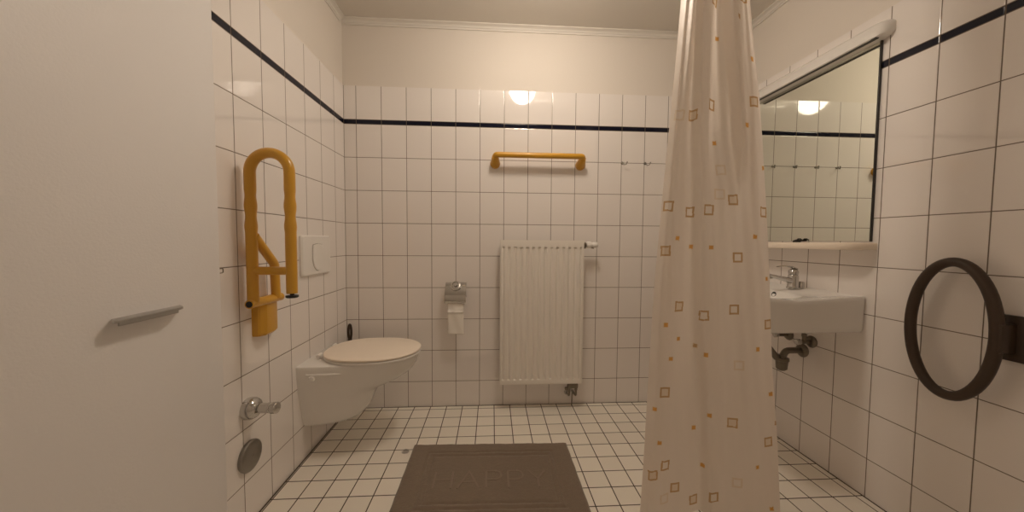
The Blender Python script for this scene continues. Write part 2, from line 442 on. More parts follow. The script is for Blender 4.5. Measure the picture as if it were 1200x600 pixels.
for x, r in ((.636, ri), (.636, ro), (.740, ro), (.740, ri), (.636, ri)):
    rings.append([(x, -.044 + r * math.cos(2 * PI * k / n), .728 + r * math.sin(2 * PI * k / n)) for k in range(n)])
loft(rb, rings, False, False); bmesh.ops.remove_doubles(rb, verts=rb.verts[:], dist=1e-6)
obj('roll', rb, M['paper'], tp)
sh = bmesh.new(); path = []
for i in range(40):
    t = i / 39; z = .728 - t * (.728 - .493)
    y = -.069 - .006 * math.sin(min(1, t * 6) * PI / 2) - .003 * math.sin(t * 5) + (.006 * math.exp(-((z - .632) / .006) ** 2)) * -1
    path.append((y, z))
G = []
for (y, z) in path:
    row = []
    for j in range(13):
        s = j / 12; x = .638 + .098 * s + .004 * (1 - (z - .49) / .24)
        row.append((x, y - .002 * math.sin(s * PI) + .0012 * math.sin(9 * s + z * 30) - .0035 * s * math.exp(-((z - .640 - .010 * s) / .008) ** 2), z - (.004 * s if z < .5 else 0)))
    G.append(row)
V = [[sh.verts.new(p) for p in r] for r in G]
for a, b in zip(V, V[1:]):
    for i in range(12): sh.faces.new((a[i], a[i + 1], b[i + 1], b[i]))
so = obj('hanging_sheet', sh, M['paper'], tp, smooth=60)
sm = so.modifiers.new('thickness', 'SOLIDIFY'); sm.thickness = .0006

# ================================================================ TOILET
TY = -.362
wc = thing('toilet', 'white wall-hung toilet with closed cream lid on the left wall', 'toilet', (0, TY, .15))
# (z, length, half width at wall, shape exponent)
sec = [(.150, .150, .095, 2.0), (.152, .190, .112, 2.0), (.160, .222, .126, 2.1), (.180, .250, .138, 2.1), (.215, .274, .148, 2.1), (.255, .290, .157, 2.0), (.290, .308, .164, 1.9),
       (.315, .338, .169, 1.8), (.335, .388, .174, 1.75), (.355, .430, .178, 1.85), (.380, .470, .182, 2.0), (.405, .496, .185, 2.15), (.430, .512, .188, 2.3), (.455, .520, .190, 2.4), (.470, .522, .191, 2.4), (.4745, .520, .190, 2.4), (.477, .514, .187, 2.4)]
def dshape(L, h, e, n=44, dy=0.0):
    out = []
    for i in range(n + 1):
        a = -PI / 2 + PI * i / n
        c, s = math.cos(a), math.sin(a)
        x = L * (abs(c) ** (2 / e)); y = h * math.copysign(abs(s) ** (2 / 2.3), s)
        out.append((x, TY + y))
    return out
wb_ = bmesh.new()
loft(wb_, [[(x, y, z) for x, y in dshape(L, h, e)] for z, L, h, e in sec])
body = obj('bowl', wb_, M['ceramic'], wc, smooth=60)
# raised side panel with fixing cap (near side and far side)
for s in (-1, 1):
    cp = bmesh.new()
    add_lathe(cp, (.070, TY + s * .176, .420), (0, s, -.08), [(0, .014), (.014, .014), (.018, .011), (.019, 0)], 24)
    o = obj('fixing_cap', cp, M['ceramic'], wc); o['label'] = 'round white cap'
    gv = bmesh.new()
    add_tube(gv, [(.045, TY + s * .1865, .437), (.12, TY + s * .1860, .437), (.17, TY + s * .1830, .437), (.235, TY + s * .170, .437)], [.0055, .0055, .0050, .001], 10)
    obj('side_ridge', gv, M['ceramic'], body)
def oval(x0, x1, h, z, n=64, sq=2.15, back=.6):
    cx, a = (x0 + x1) / 2, (x1 - x0) / 2; out = []
    for i in range(n):
        t = 2 * PI * i / n; c, s = math.cos(t), math.sin(t)
        e = 2 / (sq if c > 0 else 2.7)
        out.append((cx + a * math.copysign(abs(c) ** e, c), TY + h * math.copysign(abs(s) ** (2 / 2.15), s), z))
    return out
sbm = bmesh.new(); loft(sbm, [oval(.066, .526, .183, .4775), oval(.060, .532, .188, .480), oval(.058, .534, .190, .486), oval(.062, .530, .187, .4905), oval(.068, .524, .182, .4910)])
seat = obj('seat', sbm, M['plastic'], wc, smooth=60); seat['label'] = 'white seat ring under the lid'
lb = bmesh.new()
lr = [(.070, .520, .178, .4925), (.060, .530, .187, .494), (.0565, .5335, .1895, .497), (.056, .534, .190, .500)]
for i in range(1, 15):
    t = i / 14 * PI / 2; k = math.cos(t) ** .55 if i < 14 else .02
    cxl, al = .295, .239
    lr.append((cxl - al * k, cxl + al * k, .190 * k, .500 + .0135 * math.sin(t) ** .8))
loft(lb, [oval(*q) for q in lr])
lid = obj('lid', lb, M['seat'], wc, smooth=180); lid['label'] = 'cream domed lid'
for s in (-1, 1):
    hg = bmesh.new(); add_tube(hg, [(.052, TY + s * .078 - .018, .492), (.052, TY + s * .078 + .018, .492)], .010, 16); add_tube(hg, [(.050, TY + s * .078, .476), (.050, TY + s * .078, .49)], .009, 14)
    obj('hinge', hg, M['plastic'], wc)

# flush plate
fp = thing('flush_plate', 'white flush plate with a shield-shaped button above the toilet', 'flush plate', (0, -.366, .99))
pl = bmesh.new(); o1 = rrect(-.506, -.228, .893, 1.094, .012); o2 = rrect(-.500, -.234, .899, 1.088, .010)
loft(pl, [[(0, y, z) for y, z in o1], [(.010, y, z) for y, z in o1], [(.016, y, z) for y, z in o2]])
obj('plate', pl, M['plastic'], fp, smooth=30)
bo = []
for i in range(25):
    t = PI + PI * i / 24; bo.append((-.366 + .052 * math.cos(t), .985 + .070 * math.sin(t)))
bo += [(-.316, 1.040), (-.322, 1.047), (-.366, 1.053), (-.410, 1.047), (-.416, 1.040)]
cx, cz = -.366, .985
def scaled(k): return [(cx + (y - cx) * k, cz + (z - cz) * k) for y, z in bo]
bb = bmesh.new(); loft(bb, [[(.014, y, z) for y, z in scaled(1)], [(.0205, y, z) for y, z in scaled(1)], [(.022, y, z) for y, z in scaled(.95)], [(.0205, y, z) for y, z in scaled(.80)], [(.019, y, z) for y, z in scaled(.4)]])
obj('flush_button', bb, M['plastic'], fp, smooth=35)
gm = bmesh.new(); loft(gm, [[(.0162, y, z) for y, z in scaled(1.03)], [(.0166, y, z) for y, z in scaled(1.03)]])
obj('button_gap', gm, M['steel'], fp)

# toilet brush in the corner
tb_ = thing('toilet_brush', 'dark toilet brush with looped handle in the corner behind the toilet', 'toilet brush', (.065, -.075, 0))
hd = bmesh.new(); add_lathe(hd, (.065, -.075, 0), (0, 0, 1), [(0, .044), (.004, .047), (.20, .042), (.26, .036), (.262, .033), (.20, .034), (.02, .036), (.018, 0)], 28)
obj('holder', hd, M['plastic'], tb_)
BX, BY = .047, -.070
stf = obj('handle', tube([(.062, -.075, .03), (.055, -.074, .30), (BX, BY, .462)], .006, 12), M['brown'], tb_)
lo = [(BX + .0085 * math.sin(2 * PI * i / 28), BY, .510 + .046 * -math.cos(2 * PI * i / 28)) for i in range(28)]
lpb = bmesh.new(); add_tube(lpb, lo, .0072, 10, closed=True); add_lathe(lpb, (BX, BY, .448), (0, 0, 1), [(0, .012), (.020, .012), (.024, .008)], 16)
obj('handle_loop', lpb, M['brown'], stf)
obj('brush_head', lathe((.062, -.075, .022), (0, 0, 1), [(0, .01), (.01, .028), (.07, .030), (.085, .02), (.09, .006)], 20), M['plastic'], tb_)

# ================================================================ FOLDED-UP YELLOW SUPPORT RAIL
sr = thing('folding_support_rail', 'yellow folding support rail, folded up against the left wall', 'grab rail', (0, -.78, .84))
YR = -.872
def grip(z):   # finger waves of the grip
    return .0016 * math.sin((z - 1.10) * 2 * PI / .075) if 1.10 < z < 1.25 else 0
P = []; R = []
xl, xr = .040, .178; cxm = (xl + xr) / 2; ra = (xr - xl) / 2; zc_ = 1.385 - ra
for i in range(60):
    z = .842 + (zc_ - .842) * i / 60; P.append((xl, YR, z)); R.append(.0185 + grip(z))
for i in range(25):
    t = PI - PI * i / 24; P.append((cxm + ra * math.cos(t), YR, zc_ + ra * math.sin(t))); R.append(.0185)
for i in range(1, 61):
    z = zc_ - (zc_ - .876) * i / 60; P.append((xr, YR, z)); R.append(.0185 + grip(z))
obj('rail_loop', tube(P, R, 20), M['yellow'], sr, smooth=60)
obj('cross_tube', tube([(xl, YR, .958), (xr, YR, .958)], .0150, 18), M['yellow'], sr, smooth=60)
obj('stay_tube', tube(fillet([(.046, YR + .004, 1.085), (.046, -.758, .975), (.046, -.752, .840)], .03, 8), .0165, 18), M['yellow'], sr, smooth=60)
ht = bmesh.new(); add_tube(ht, [(.042, -.896, .838), (.042, -.718, .838)], .0160, 20)
htube = obj('hinge_tube', ht, M['yellow'], sr, smooth=40)
eb = bmesh.new(); add_tube(eb, [(.042, -.8975, .838), (.042, -.892, .838)], .0115, 20)
oo = obj('end_cap', eb, M['black'], htube); oo['label'] = 'black end plug'
bx = bmesh.new()
prof_ = [(0, -.826), (.022, -.826), (.030, -.822), (.044, -.806), (.044, -.765), (.030, -.722), (.020, -.714), (0, -.714)]
top = [(x, y, .846) for x, y in prof_]; mid = [(x, y, .708) for x, y in prof_]; bot = [(x * .82, -.782 + (y + .782) * .95, .700) for x, y in prof_]
loft(bx, [bot, mid, top])
obj('wall_bracket', bx, M['yellow'], sr, smooth=20)
ft = bmesh.new(); add_lathe(ft, (xr, YR, .878), (0, 0, -1), [(0, .0175), (.003, .0175), (.0035, .007), (.010, .007), (.0105, .021), (.017, .021), (.019, .018), (.0192, 0)], 24)
oo = obj('foot', ft, M['black'], sr, smooth=35); oo['label'] = 'black rubber stop'

# ================================================================ VALVE AND METAL DISC ON THE LEFT WALL
va = thing('wall_valve', 'chrome wall valve with round rosette and knob, low on the left wall', 'valve', (0, -.852, .437))
obj('rosette', lathe((0, -.862, .440), (1, 0, 0), [(0, .039), (.008, .041), (.022, .040), (.034, .034), (.042, .024), (.046, .016)], 36), M['chrome'], va, smooth=60)
obj('valve_knob', lathe((.040, -.862, .440), (1, -.10, .05), [(0, .015), (.010, .0145), (.012, .018), (.050, .0190), (.052, .0165), (.056, .0165), (.058, .021), (.072, .021), (.075, .017), (.076, 0)], 28), M['chrome'], va, smooth=30)
cv_ = thing('inspection_cover', 'round dull metal cover plate below the chrome valve on the left wall', 'cover plate', (0, -.862, .258))
obj('cover_disc', lathe((0, -.862, .258), (1, 0, 0), [(0, .056), (.008, .0575), (.012, .056), (.015, .050), (.017, .030), (.0175, 0)], 44), M['steel'], cv_, smooth=50)
obj('cover_screw', lathe((.0165, -.862, .258), (1, 0, 0), [(0, .005), (.002, .005), (.003, .003), (.0031, 0)], 12), M['steel'], cv_)

# ================================================================ WASH BASIN
SY0, SY1 = -.828, -.262; SCY = (SY0 + SY1) / 2; SX0, SX1 = 1.955, W; SCX = 2.20
basin = thing('washbasin', 'white ceramic washbasin with low sides on the right wall', 'washbasin', (W, SCY, .70))
NB = 96
def outl(k, ex=6, pull=0.0):
    """rounded outline of the basin: k=1 is the outer edge"""
    pts = []
    a0, a1, b = SCX - SX0, SX1 - SCX, (SY1 - SY0) / 2
    for i in range(NB):
        t = 2 * PI * i / NB; c, s = math.cos(t), math.sin(t)
        e = 2 / ex if c < 0 else 2 / 60
        x = math.copysign(abs(c) ** e, c) * (a1 if c > 0 else a0); y = math.copysign(abs(s) ** e, s) * b
        if c > 0: x = min(x, a1)
        pts.append((SCX + x * k, SCY + y * k))
    return pts
def bowl(a, b, cx=2.165, ex=2.6):
    pts = []
    for i in range(NB):
        t = 2 * PI * i / NB; c, s = math.cos(t), math.sin(t); e = 2 / ex
        pts.append((cx + a * math.copysign(abs(c) ** e, c), SCY + b * math.copysign(abs(s) ** e, s)))
    return pts
def rimz(x, y, base=.848):
    return base - .020 * math.exp(-((x - 2.20) / .11) ** 2)
rings = []
O = outl(1, 9)
rings.append([(SCX + (x - SCX) * .15, SCY + (y - SCY) * .15, .676) for x, y in O])
rings.append([(SCX + (x - SCX) * .80 if x < SCX else x, SCY + (y - SCY) * .86, .684) for x, y in O])
rings.append([(SCX + (x - SCX) * .93 if x < SCX else x, SCY + (y - SCY) * .965, .692) for x, y in O])
rings.append([(SCX + (x - SCX) * .955 if x < SCX else x, SCY + (y - SCY) * .985, .702) for x, y in O])
rings.append([(SCX + (x - SCX) * .965 if x < SCX else x, SCY + (y - SCY) * .990, .715) for x, y in O])
rings.append([(SCX + (x - SCX) * .99 if x < SCX else x, SCY + (y - SCY) * .998, rimz(x, y) - .020) for x, y in O])
rings.append([(x, y, rimz(x, y) - .006) for x, y in O])
rings.append([(SCX + (x - SCX) * .990 if x < SCX else x - .001, SCY + (y - SCY) * .988, rimz(x, y)) for x, y in O])
rings.append([(SCX + (x - SCX) * .965 if x < SCX else x - .004, SCY + (y - SCY) * .955, rimz(x, y) - .002) for x, y in O])
rings.append([(x, y, .834) for x, y in bowl(.190, .235)])
rings.append([(x, y, .826) for x, y in bowl(.182, .227)])
rings.append([(x, y, .800) for x, y in bowl(.172, .214)])
rings.append([(x, y, .765) for x, y in bowl(.145, .180, ex=2.3)])
rings.append([(x, y, .746) for x, y in bowl(.09, .11, ex=2.1)])
rings.append([(x, y, .740) for x, y in bowl(.03, .03, ex=2)])
sbm = bmesh.new(); loft(sbm, rings)
obj('basin_body', sbm, M['ceramic'], basin, smooth=50)
ob = bmesh.new(); add_lathe(ob, (2.343, SCY + .006, .812), (-1, 0, .25), [(0, .0135), (.002, .0135), (.003, .011), (.001, .009), (.0008, 0)], 20)
oo = obj('overflow_hole', ob, M['black'], basin); oo['label'] = 'dark round overflow opening'
obj('drain_plug', lathe((2.165, SCY, .739), (0, 0, 1), [(0, .030), (.003, .030), (.004, .022), (.007, .020), (.008, 0)], 28), M['chrome'], basin)

# tap
FX, FY = 2.425, -.556
tap = thing('basin_tap', 'chrome single-lever tap on the back deck of the washbasin', 'tap', (FX, FY, .848))
b = bmesh.new()
add_lathe(b, (FX, FY, .846), (0, 0, 1), [(0, .027), (.006, .027), (.008, .0235), (.050, .0225), (.066, .021), (.070, .017)], 28)
obj('tap_body', b, M['chrome'], tap, smooth=40)
spb = bmesh.new(); rg = []
for i in range(13):
    t = i / 12; x = FX - .006 - .125 * t; z = .882 + .030 * t; hw = .0175 * (1 - t * .35); hh = .0150 * (1 - t * .50)
    rg.append([(x, FY + hw * math.copysign(abs(math.cos(a)) ** .7, math.cos(a)), z + hh * math.copysign(abs(math.sin(a)) ** .7, math.sin(a))) for a in [2 * PI * k / 20 for k in range(20)]])
loft(spb, rg); add_lathe(spb, (FX - .121, FY, .910), (0, 0, -1), [(0, .0105), (.014, .0105), (.015, .008), (.0152, 0)], 20)
obj('spout', spb, M['chrome'], tap, smooth=50)
lvb = bmesh.new()
add_lathe(lvb, (FX, FY, .916), (.0, 0, 1), [(0, .020), (.012, .0215), (.022, .018), (.028, .008), (.029, 0)], 24)
rg = []
for i in range(11):
    t = i / 10; x = FX + .012 - .095 * t; z = .944 + .016 * math.sin(t * 2.2) - .002 * t; hw = .015 * (1 - t * .35); hh = .0055 * (1 - t * .45)
    rg.append([(x, FY + hw * math.cos(a), z + hh * math.sin(a)) for a in [2 * PI * k / 16 for k in range(16)]])
loft(lvb, rg)
obj('lever', lvb, M['chrome'], tap, smooth=50)
pk = bmesh.new(); add_lathe(pk, (2.468, FY, .846), (0, 0, 1), [(0, .014), (.030, .0135), (.034, .010), (.0345, 0)], 20)
obj('pop_up_knob', pk, M['chrome'], tap)

# angle valves under the basin
def make_valve(first=None):
    t = thing('angle_valve', 'v', 'valve', (0, 0, 0), 'chrome angle valves under the washbasin')
    obj('rosette', lathe((0, 0, 0), (-1, 0, 0), [(0, .029), (.004, .030), (.010, .025), (.014, .014)], 28), M['dullmetal'], t, smooth=50)
    bb = bmesh.new(); add_tube(bb, [(-.010, 0, 0), (-.062, 0, 0)], .0095, 16); add_tube(bb, [(-.042, 0, 0), (-.042, 0, .030)], .0085, 14); add_lathe(bb, (-.042, 0, .026), (0, 0, 1), [(0, .011), (.014, .011), (.016, .006)], 6)
    obj('valve_body', bb, M['dullmetal'], t, smooth=40)
    obj('valve_handle', lathe((-.060, 0, 0), (-1, 0, 0), [(0, .010), (.004, .014), (.020, .015), (.024, .012), (.0245, 0)], 10), M['chrome'], t, smooth=25)
    obj('supply_hose', tube(fillet([(-.042, 0, .040), (-.042, 0, .065), (-.052, 0, .086)], .02), .0045, 10), M['steel'], t)
    return t
v1 = make_valve(); v1.location = (W, -.470, .585); v1['label'] = 'chrome angle valve under the basin, half hidden by the shower curtain edge'
v2 = v1.copy(); C.objects.link(v2); v2.location = (W, -.598, .585); v2['label'] = 'chrome angle valve under the basin, farther from the curtain, toward the bare tiles'
for ch in list(v1.children):
    ch.matrix_parent_inverse = Matrix(); c = ch.copy(); C.objects.link(c); c.parent = v2; c.matrix_parent_inverse = Matrix()
# bottle trap
st = thing('bottle_trap', 'dull chrome bottle trap with curved outlet pipe under the washbasin', 'drain trap', (2.37, -.552, .44))
obj('rosette', lathe((W, -.552, .527), (-1, 0, 0), [(0, .034), (.004, .035), (.012, .028), (.016, .019)], 32), M['dullmetal'], st, smooth=50)
obj('outlet_pipe', tube(fillet([(W - .006, -.552, .527), (2.40, -.552, .527), (2.385, -.552, .46)], .035, 10), .0155, 18), M['dullmetal'], st, smooth=50)
obj('trap_cup', lathe((2.388, -.552, .505), (0, 0, -1), [(0, .018), (.012, .019), (.014, .030), (.028, .031), (.030, .027), (.070, .024), (.078, .016), (.080, 0)], 28), M['dullmetal'], st, smooth=30)
obj('tail_pipe', tube(fillet([(2.36, -.552, .49), (2.30, -.552, .56), (2.165, -.547, .56), (2.165, -.545, .674)], .03, 8), .0155, 18), M['dullmetal'], st, smooth=50)

# ================================================================ MIRROR, HOOD, SHELF
MY0, MY1, MZ0, MZ1 = -.834, -.215, 1.083, 1.897
mi = thing('wall_mirror', 'rectangular mirror under a pale rounded hood on the right wall', 'mirror', (W, -.53, MZ0))
obj('mirror_glass', box(W - .007, W - .003, MY0 + .002, MY1 - .002, MZ0, MZ1), M['glassgrey'], mi, smooth=0)
fb = bmesh.new(); add_box(fb, W - .003, W, MY0 + .002, MY1 - .002, MZ0 + .01, MZ1); add_box(fb, W - .010, W, MY0 - .004, MY0 + .001, MZ0 - .002, MZ1 + .002, bevel=.001)
oo = obj('mirror_edge', fb, M['edge_slot_dark'], mi); oo['label'] = 'dark side edge of the mirror'
hp = []
HZ0, HZ1, HD = 1.899, 1.972, .055
for i in range(13):
    t = i / 12 * PI * .5; hp.append((W - HD * math.cos(t) ** .8 if t < PI / 2 - .01 else W, HZ0 + .010 + (HZ1 - HZ0 - .010) * math.sin(t)))
hp = [(W, HZ0), (W - HD + .006, HZ0), (W - HD, HZ0 + .004)] + hp
hbm = bmesh.new()
def hring(y, k): return [(W - (W - x) * k, y, (HZ0 + HZ1) / 2 + (z - (HZ0 + HZ1) / 2) * (1 - (1 - k) * .8)) for x, z in hp]
ys = [(-.878, .25), (-.875, .48), (-.868, .70), (-.858, .85), (-.844, .95), (-.826, 1), (-.205, 1), (-.195, .9), (-.190, .6)]
loft(hbm, [hring(y, k) for y, k in ys])
hood = obj('light_hood', hbm, M['ceramic'], mi, smooth=40); hood['label'] = 'pale rounded hood above the mirror'
ul = bmesh.new(); add_box(ul, W - .050, W - .036, -.85, -.205, HZ0 - .0015, HZ0 + .002)  # dark strip stands in for the shade of a slot under the hood
obj('hood_slot_shade', ul, M['edge_slot_dark'], hood)

sf = thing('mirror_shelf', 'cream ceramic shelf with rounded corners below the mirror', 'shelf', (W, -.53, 1.05))
sc = bmesh.new()
def souto(k, ya=-.856, yb=-.205, d=.125, r=.085):
    pts = [(W, ya + k)]
    for i in range(13):
        t = PI / 2 * i / 12; pts.append((W - d + r - (r - k) * math.sin(t), ya + r - (r - k) * math.cos(t)))
    for i in range(13):
        t = PI / 2 * i / 12; pts.append((W - d + r - (r - k) * math.cos(t), yb - r + (r - k) * math.sin(t)))
    pts.append((W, yb - k)); return pts
loft(sc, [[(x, y, z) for x, y in souto(k)] for z, k in ((1.046, .010), (1.047, .004), (1.052, 0), (1.070, 0), (1.074, .001), (1.0765, .005), (1.0745, .010), (1.073, .014))])
obj('shelf_board', sc, M['seat'], sf, smooth=40)

# black claw clip lying on the shelf
KX, KY = 2.474, -.515
cl = thing('hair_clip', 'small black hair claw clip lying on the shelf below the mirror', 'hair clip', (KX, KY, 1.0745))
def claw(bm, sgn):
    def arc(y, r, th, h): return [(KX + sgn * (.002 + r * math.sin(a)), y, 1.079 + h * math.cos(a)) for a in th]
    th = [PI * .62 * k / 8 for k in range(9)]; rg = []
    for i in range(9):
        t = i / 8; y = KY - .012 + .024 * t; h = .012 * (.75 + .25 * math.sin(PI * t))
        rg.append(arc(y, .009, th, h) + arc(y, .0072, th[::-1], h - .0022))
    loft(bm, rg)
    for k in range(4):
        y = KY - .010 + .0067 * k; add_tube(bm, [(KX + sgn * .0098, y, 1.0775), (KX + sgn * .006, y, 1.0748)], [.0018, .0009], 6)
for sg in (1, -1):
    cbm_ = bmesh.new(); claw(cbm_, sg); obj('jaw', cbm_, M['black'], cl)
for sg in (1, -1):
    obj('grip_lever', tube(fillet([(KX + sg * .001, KY - .004, 1.090), (KX + sg * .004, KY - .014, 1.094), (KX + sg * .006, KY - .026, 1.088)], .01), [.0035] * 2 + [.0045] * 7 + [.003] * 2, 8), M['black'], cl)

# brown oval loop handle at the right edge of the view
lh = thing('loop_handle', 'dark brown oval loop handle fixed to the right wall beside the basin', 'grab handle', (W, -1.14, .79))
lo = []
LA, LB, LCY, LCZ, LXX = .105, .225, -1.121, .789, W - .050
for i in range(64):
    t = 2 * PI * i / 64; lo.append((LXX, LCY + LA * math.cos(t), LCZ + LB * math.sin(t)))
obj('loop', tube(lo, .0155, 16, closed=True), M['brown'], lh, smooth=60)
br = bmesh.new(); add_box(br, W - .012, W, LCY - LA - .035, LCY - LA + .030, LCZ - .07, LCZ + .07, bevel=.004); add_box(br, LXX - .012, W - .008, LCY - LA - .016, LCY - LA + .012, LCZ - .045, LCZ + .045, bevel=.006)
obj('wall_mount', br, M['brown'], lh)

# ================================================================ BATH MAT
mt = thing('bath_mat', 'dark taupe bath mat with HAPPY woven into it, on the tiled floor', 'bath mat', (.911, -.675, 0))
MX0, MX1, MY0_, MY1_ = .512, 1.311, -.925, -.418
mb = bmesh.new(); NXm, NYm = 200, 128
def sdr(x, y, x0, x1, y0, y1): # distance inside a rectangle
    return min(x - x0, x1 - x, y - y0, y1 - y)
def mh(x, y):
    e = sdr(x, y, MX0, MX1, MY0_, MY1_)
    z = .013 * min(1, (max(e, 0) / .012)) ** .5
    d = sdr(x, y, MX0 + .092, MX1 - .092, MY0_ + .075, MY1_ - .075)
    z -= .0045 * math.exp(-((d) / .006) ** 2) + .0045 * math.exp(-((d - .028) / .006) ** 2)
    z += .0012 * math.exp(-((d - .014) / .006) ** 2)
    z += random.uniform(-.0006, .0006) + .0006 * math.sin(x * 31 + y * 17)
    return max(z, .001)
G = []
for j in range(NYm + 1):
    y = MY0_ + (MY1_ - MY0_) * j / NYm
    G.append([mb.verts.new((MX0 + (MX1 - MX0) * i / NXm + .0006 * math.sin(y * 60), y + .0008 * math.sin(i * .3) - .020 * i / NXm, mh(MX0 + (MX1 - MX0) * i / NXm, y))) for i in range(NXm + 1)])
for a, b_ in zip(G, G[1:]):
    for i in range(NXm): mb.faces.new((a[i], a[i + 1], b_[i + 1], b_[i]))
loop = G[0] + [G[j][-1] for j in range(1, NYm + 1)] + G[-1][-2::-1] + [G[j][0] for j in range(NYm - 1, 0, -1)]
bk = [mb.verts.new((v.co.x, v.co.y, .0002)) for v in loop]
for i in range(len(loop)):
    j = (i + 1) % len(loop); mb.faces.new((loop[j], loop[i], bk[i], bk[j]))
mb.faces.new(bk)
pile = obj('mat_pile', mb, M['mat'], mt, smooth=60)
# lettering, letter by letter
def strokes(ch):
    arc = lambda cx, cy, rx, ry, a, b, n=10: [(cx + rx * math.cos(math.radians(a + (b - a) * i / n)), cy + ry * math.sin(math.radians(a + (b - a) * i / n))) for i in range(n + 1)]
    return {'H': [[(0, 0), (0, 1)], [(.75, 0), (.75, 1)], [(0, .5), (.75, .5)]],
            'A': [[(0, 0), (.44, 1), (.88, 0)], [(.17, .36), (.71, .36)]],
            'P': [[(0, 0), (0, 1)], [(0, 1), (.38, 1)] + arc(.38, .74, .27, .26, 90, -90) + [(0, .48)]],
            'Y': [[(0, 1), (.36, .48), (.72, 1)], [(.36, .48), (.36, 0)]]}[ch]
def letter(ch, x0, y0, h):
    bm = bmesh.new()
    for st_ in strokes(ch):
        pts = [Vector((x0 + a * h, y0 + b * h - .020 * (x0 - MX0) / .8, 0)) for a, b in st_]
        rg = []
        for i, p in enumerate(pts):
            t = (pts[min(i + 1, len(pts) - 1)] - pts[max(i - 1, 0)]).normalized(); nn = Vector((-t.y, t.x, 0)); w = .0048
            if 0 < i < len(pts) - 1:
                t1 = (pts[i + 1] - p).normalized(); t0 = (p - pts[i - 1]).normalized(); c = max(.4, nn.dot(Vector((-t0.y, t0.x, 0)))); w /= c
            rg.append([p + nn * w + Vector((0, 0, .010)), p + nn * w * .7 + Vector((0, 0, .0150)), p - nn * w * .7 + Vector((0, 0, .0150)), p - nn * w + Vector((0, 0, .010))])
        loft(bm, rg)
    return bm
for ch, x in (('H', .662), ('A', .768), ('P', .892), ('P', .990), ('Y', 1.085)):
    o = obj('letter', letter(ch, x, -.742, .104), M['matlet'], pile, smooth=30); o['label'] = 'raised letter ' + ch

# ================================================================ SHOWER CURTAIN
CY = -.95
def lerp(t, tab):
    if t <= tab[0][0]: return tab[0][1]
    for (a, va_), (b, vb) in zip(tab, tab[1:]):
        if t <= b: return va_ + (vb - va_) * (t - a) / (b - a)
    return tab[-1][1]
XLt = [(0, 1.487), (.30, 1.500), (.60, 1.512), (.928, 1.524), (1.25, 1.546), (1.547, 1.568), (1.80, 1.586), (1.94, 1.596), (2.35, 1.606)]
XRt = [(0, 2.056), (.30, 2.030), (.60, 1.998), (.928, 1.975), (1.25, 1.940), (1.617, 1.896), (1.80, 1.864), (1.95, 1.843), (2.35, 1.815)]
def gs(s, c, w): return math.exp(-((s - c) / w) ** 2)
def sm01(t): t = max(0, min(1, t)); return t * t * (3 - 2 * t)
def curt(s, z):
    xl, xr = lerp(z, XLt), lerp(z, XRt)
    x = xl + (xr - xl) * s
    up = sm01((z - .9) / 1.0)          # gathered towards the top
    a = .44 - .24 * sm01(z / 2.0)      # main fold line, wandering
    b = .665 - .125 * sm01((z - 1.35) / .65)
    hi = sm01((z - 1.2) / .3)
    d = .0
    # steep rises towards the viewer (they face the lamp), each followed by a slow fall
    A1 = .020; d += A1 * math.tanh((s - a) / .017)
    A2 = .024 * hi; d += A2 * math.tanh((s - b) / .014)
    A3 = .010 * up + .003; d += A3 * math.tanh((s - (.09 + .02 * math.sin(z * 3))) / .016)
    A4 = .006 * up; d += A4 * math.tanh((s - .82 + .03 * math.sin(z * 2)) / .02)
    d -= 2 * (A1 + A2 + A3 + A4) * (s - .5) * .95
    d += .008 * math.sin(2 * PI * (s * 1.3 + .15 + .10 * z)) + .004 * math.sin(2 * PI * (s * 4.3 + .4 * z)) * up
    d += .003 * math.sin(2 * PI * (s * 3.1 - .55 * z + .2)) + .0012 * math.sin(2 * PI * (s * 9 + 1.3 * z)) + .003 * gs(s, a + .12, .02) * math.sin(5 * z) 
    d -= .030 * max(0, (.035 - s) / .035) ** 1.6 + .045 * max(0, (s - .96) / .04) ** 1.6
    x += .006 * math.sin(2 * PI * (z * .9 + s)) * (1 if .1 < s < .9 else 0.3) * 0
    return Vector((x, CY - d, z))
NS, NZc = 300, 1050
ZC0, ZC1 = .030, 2.335
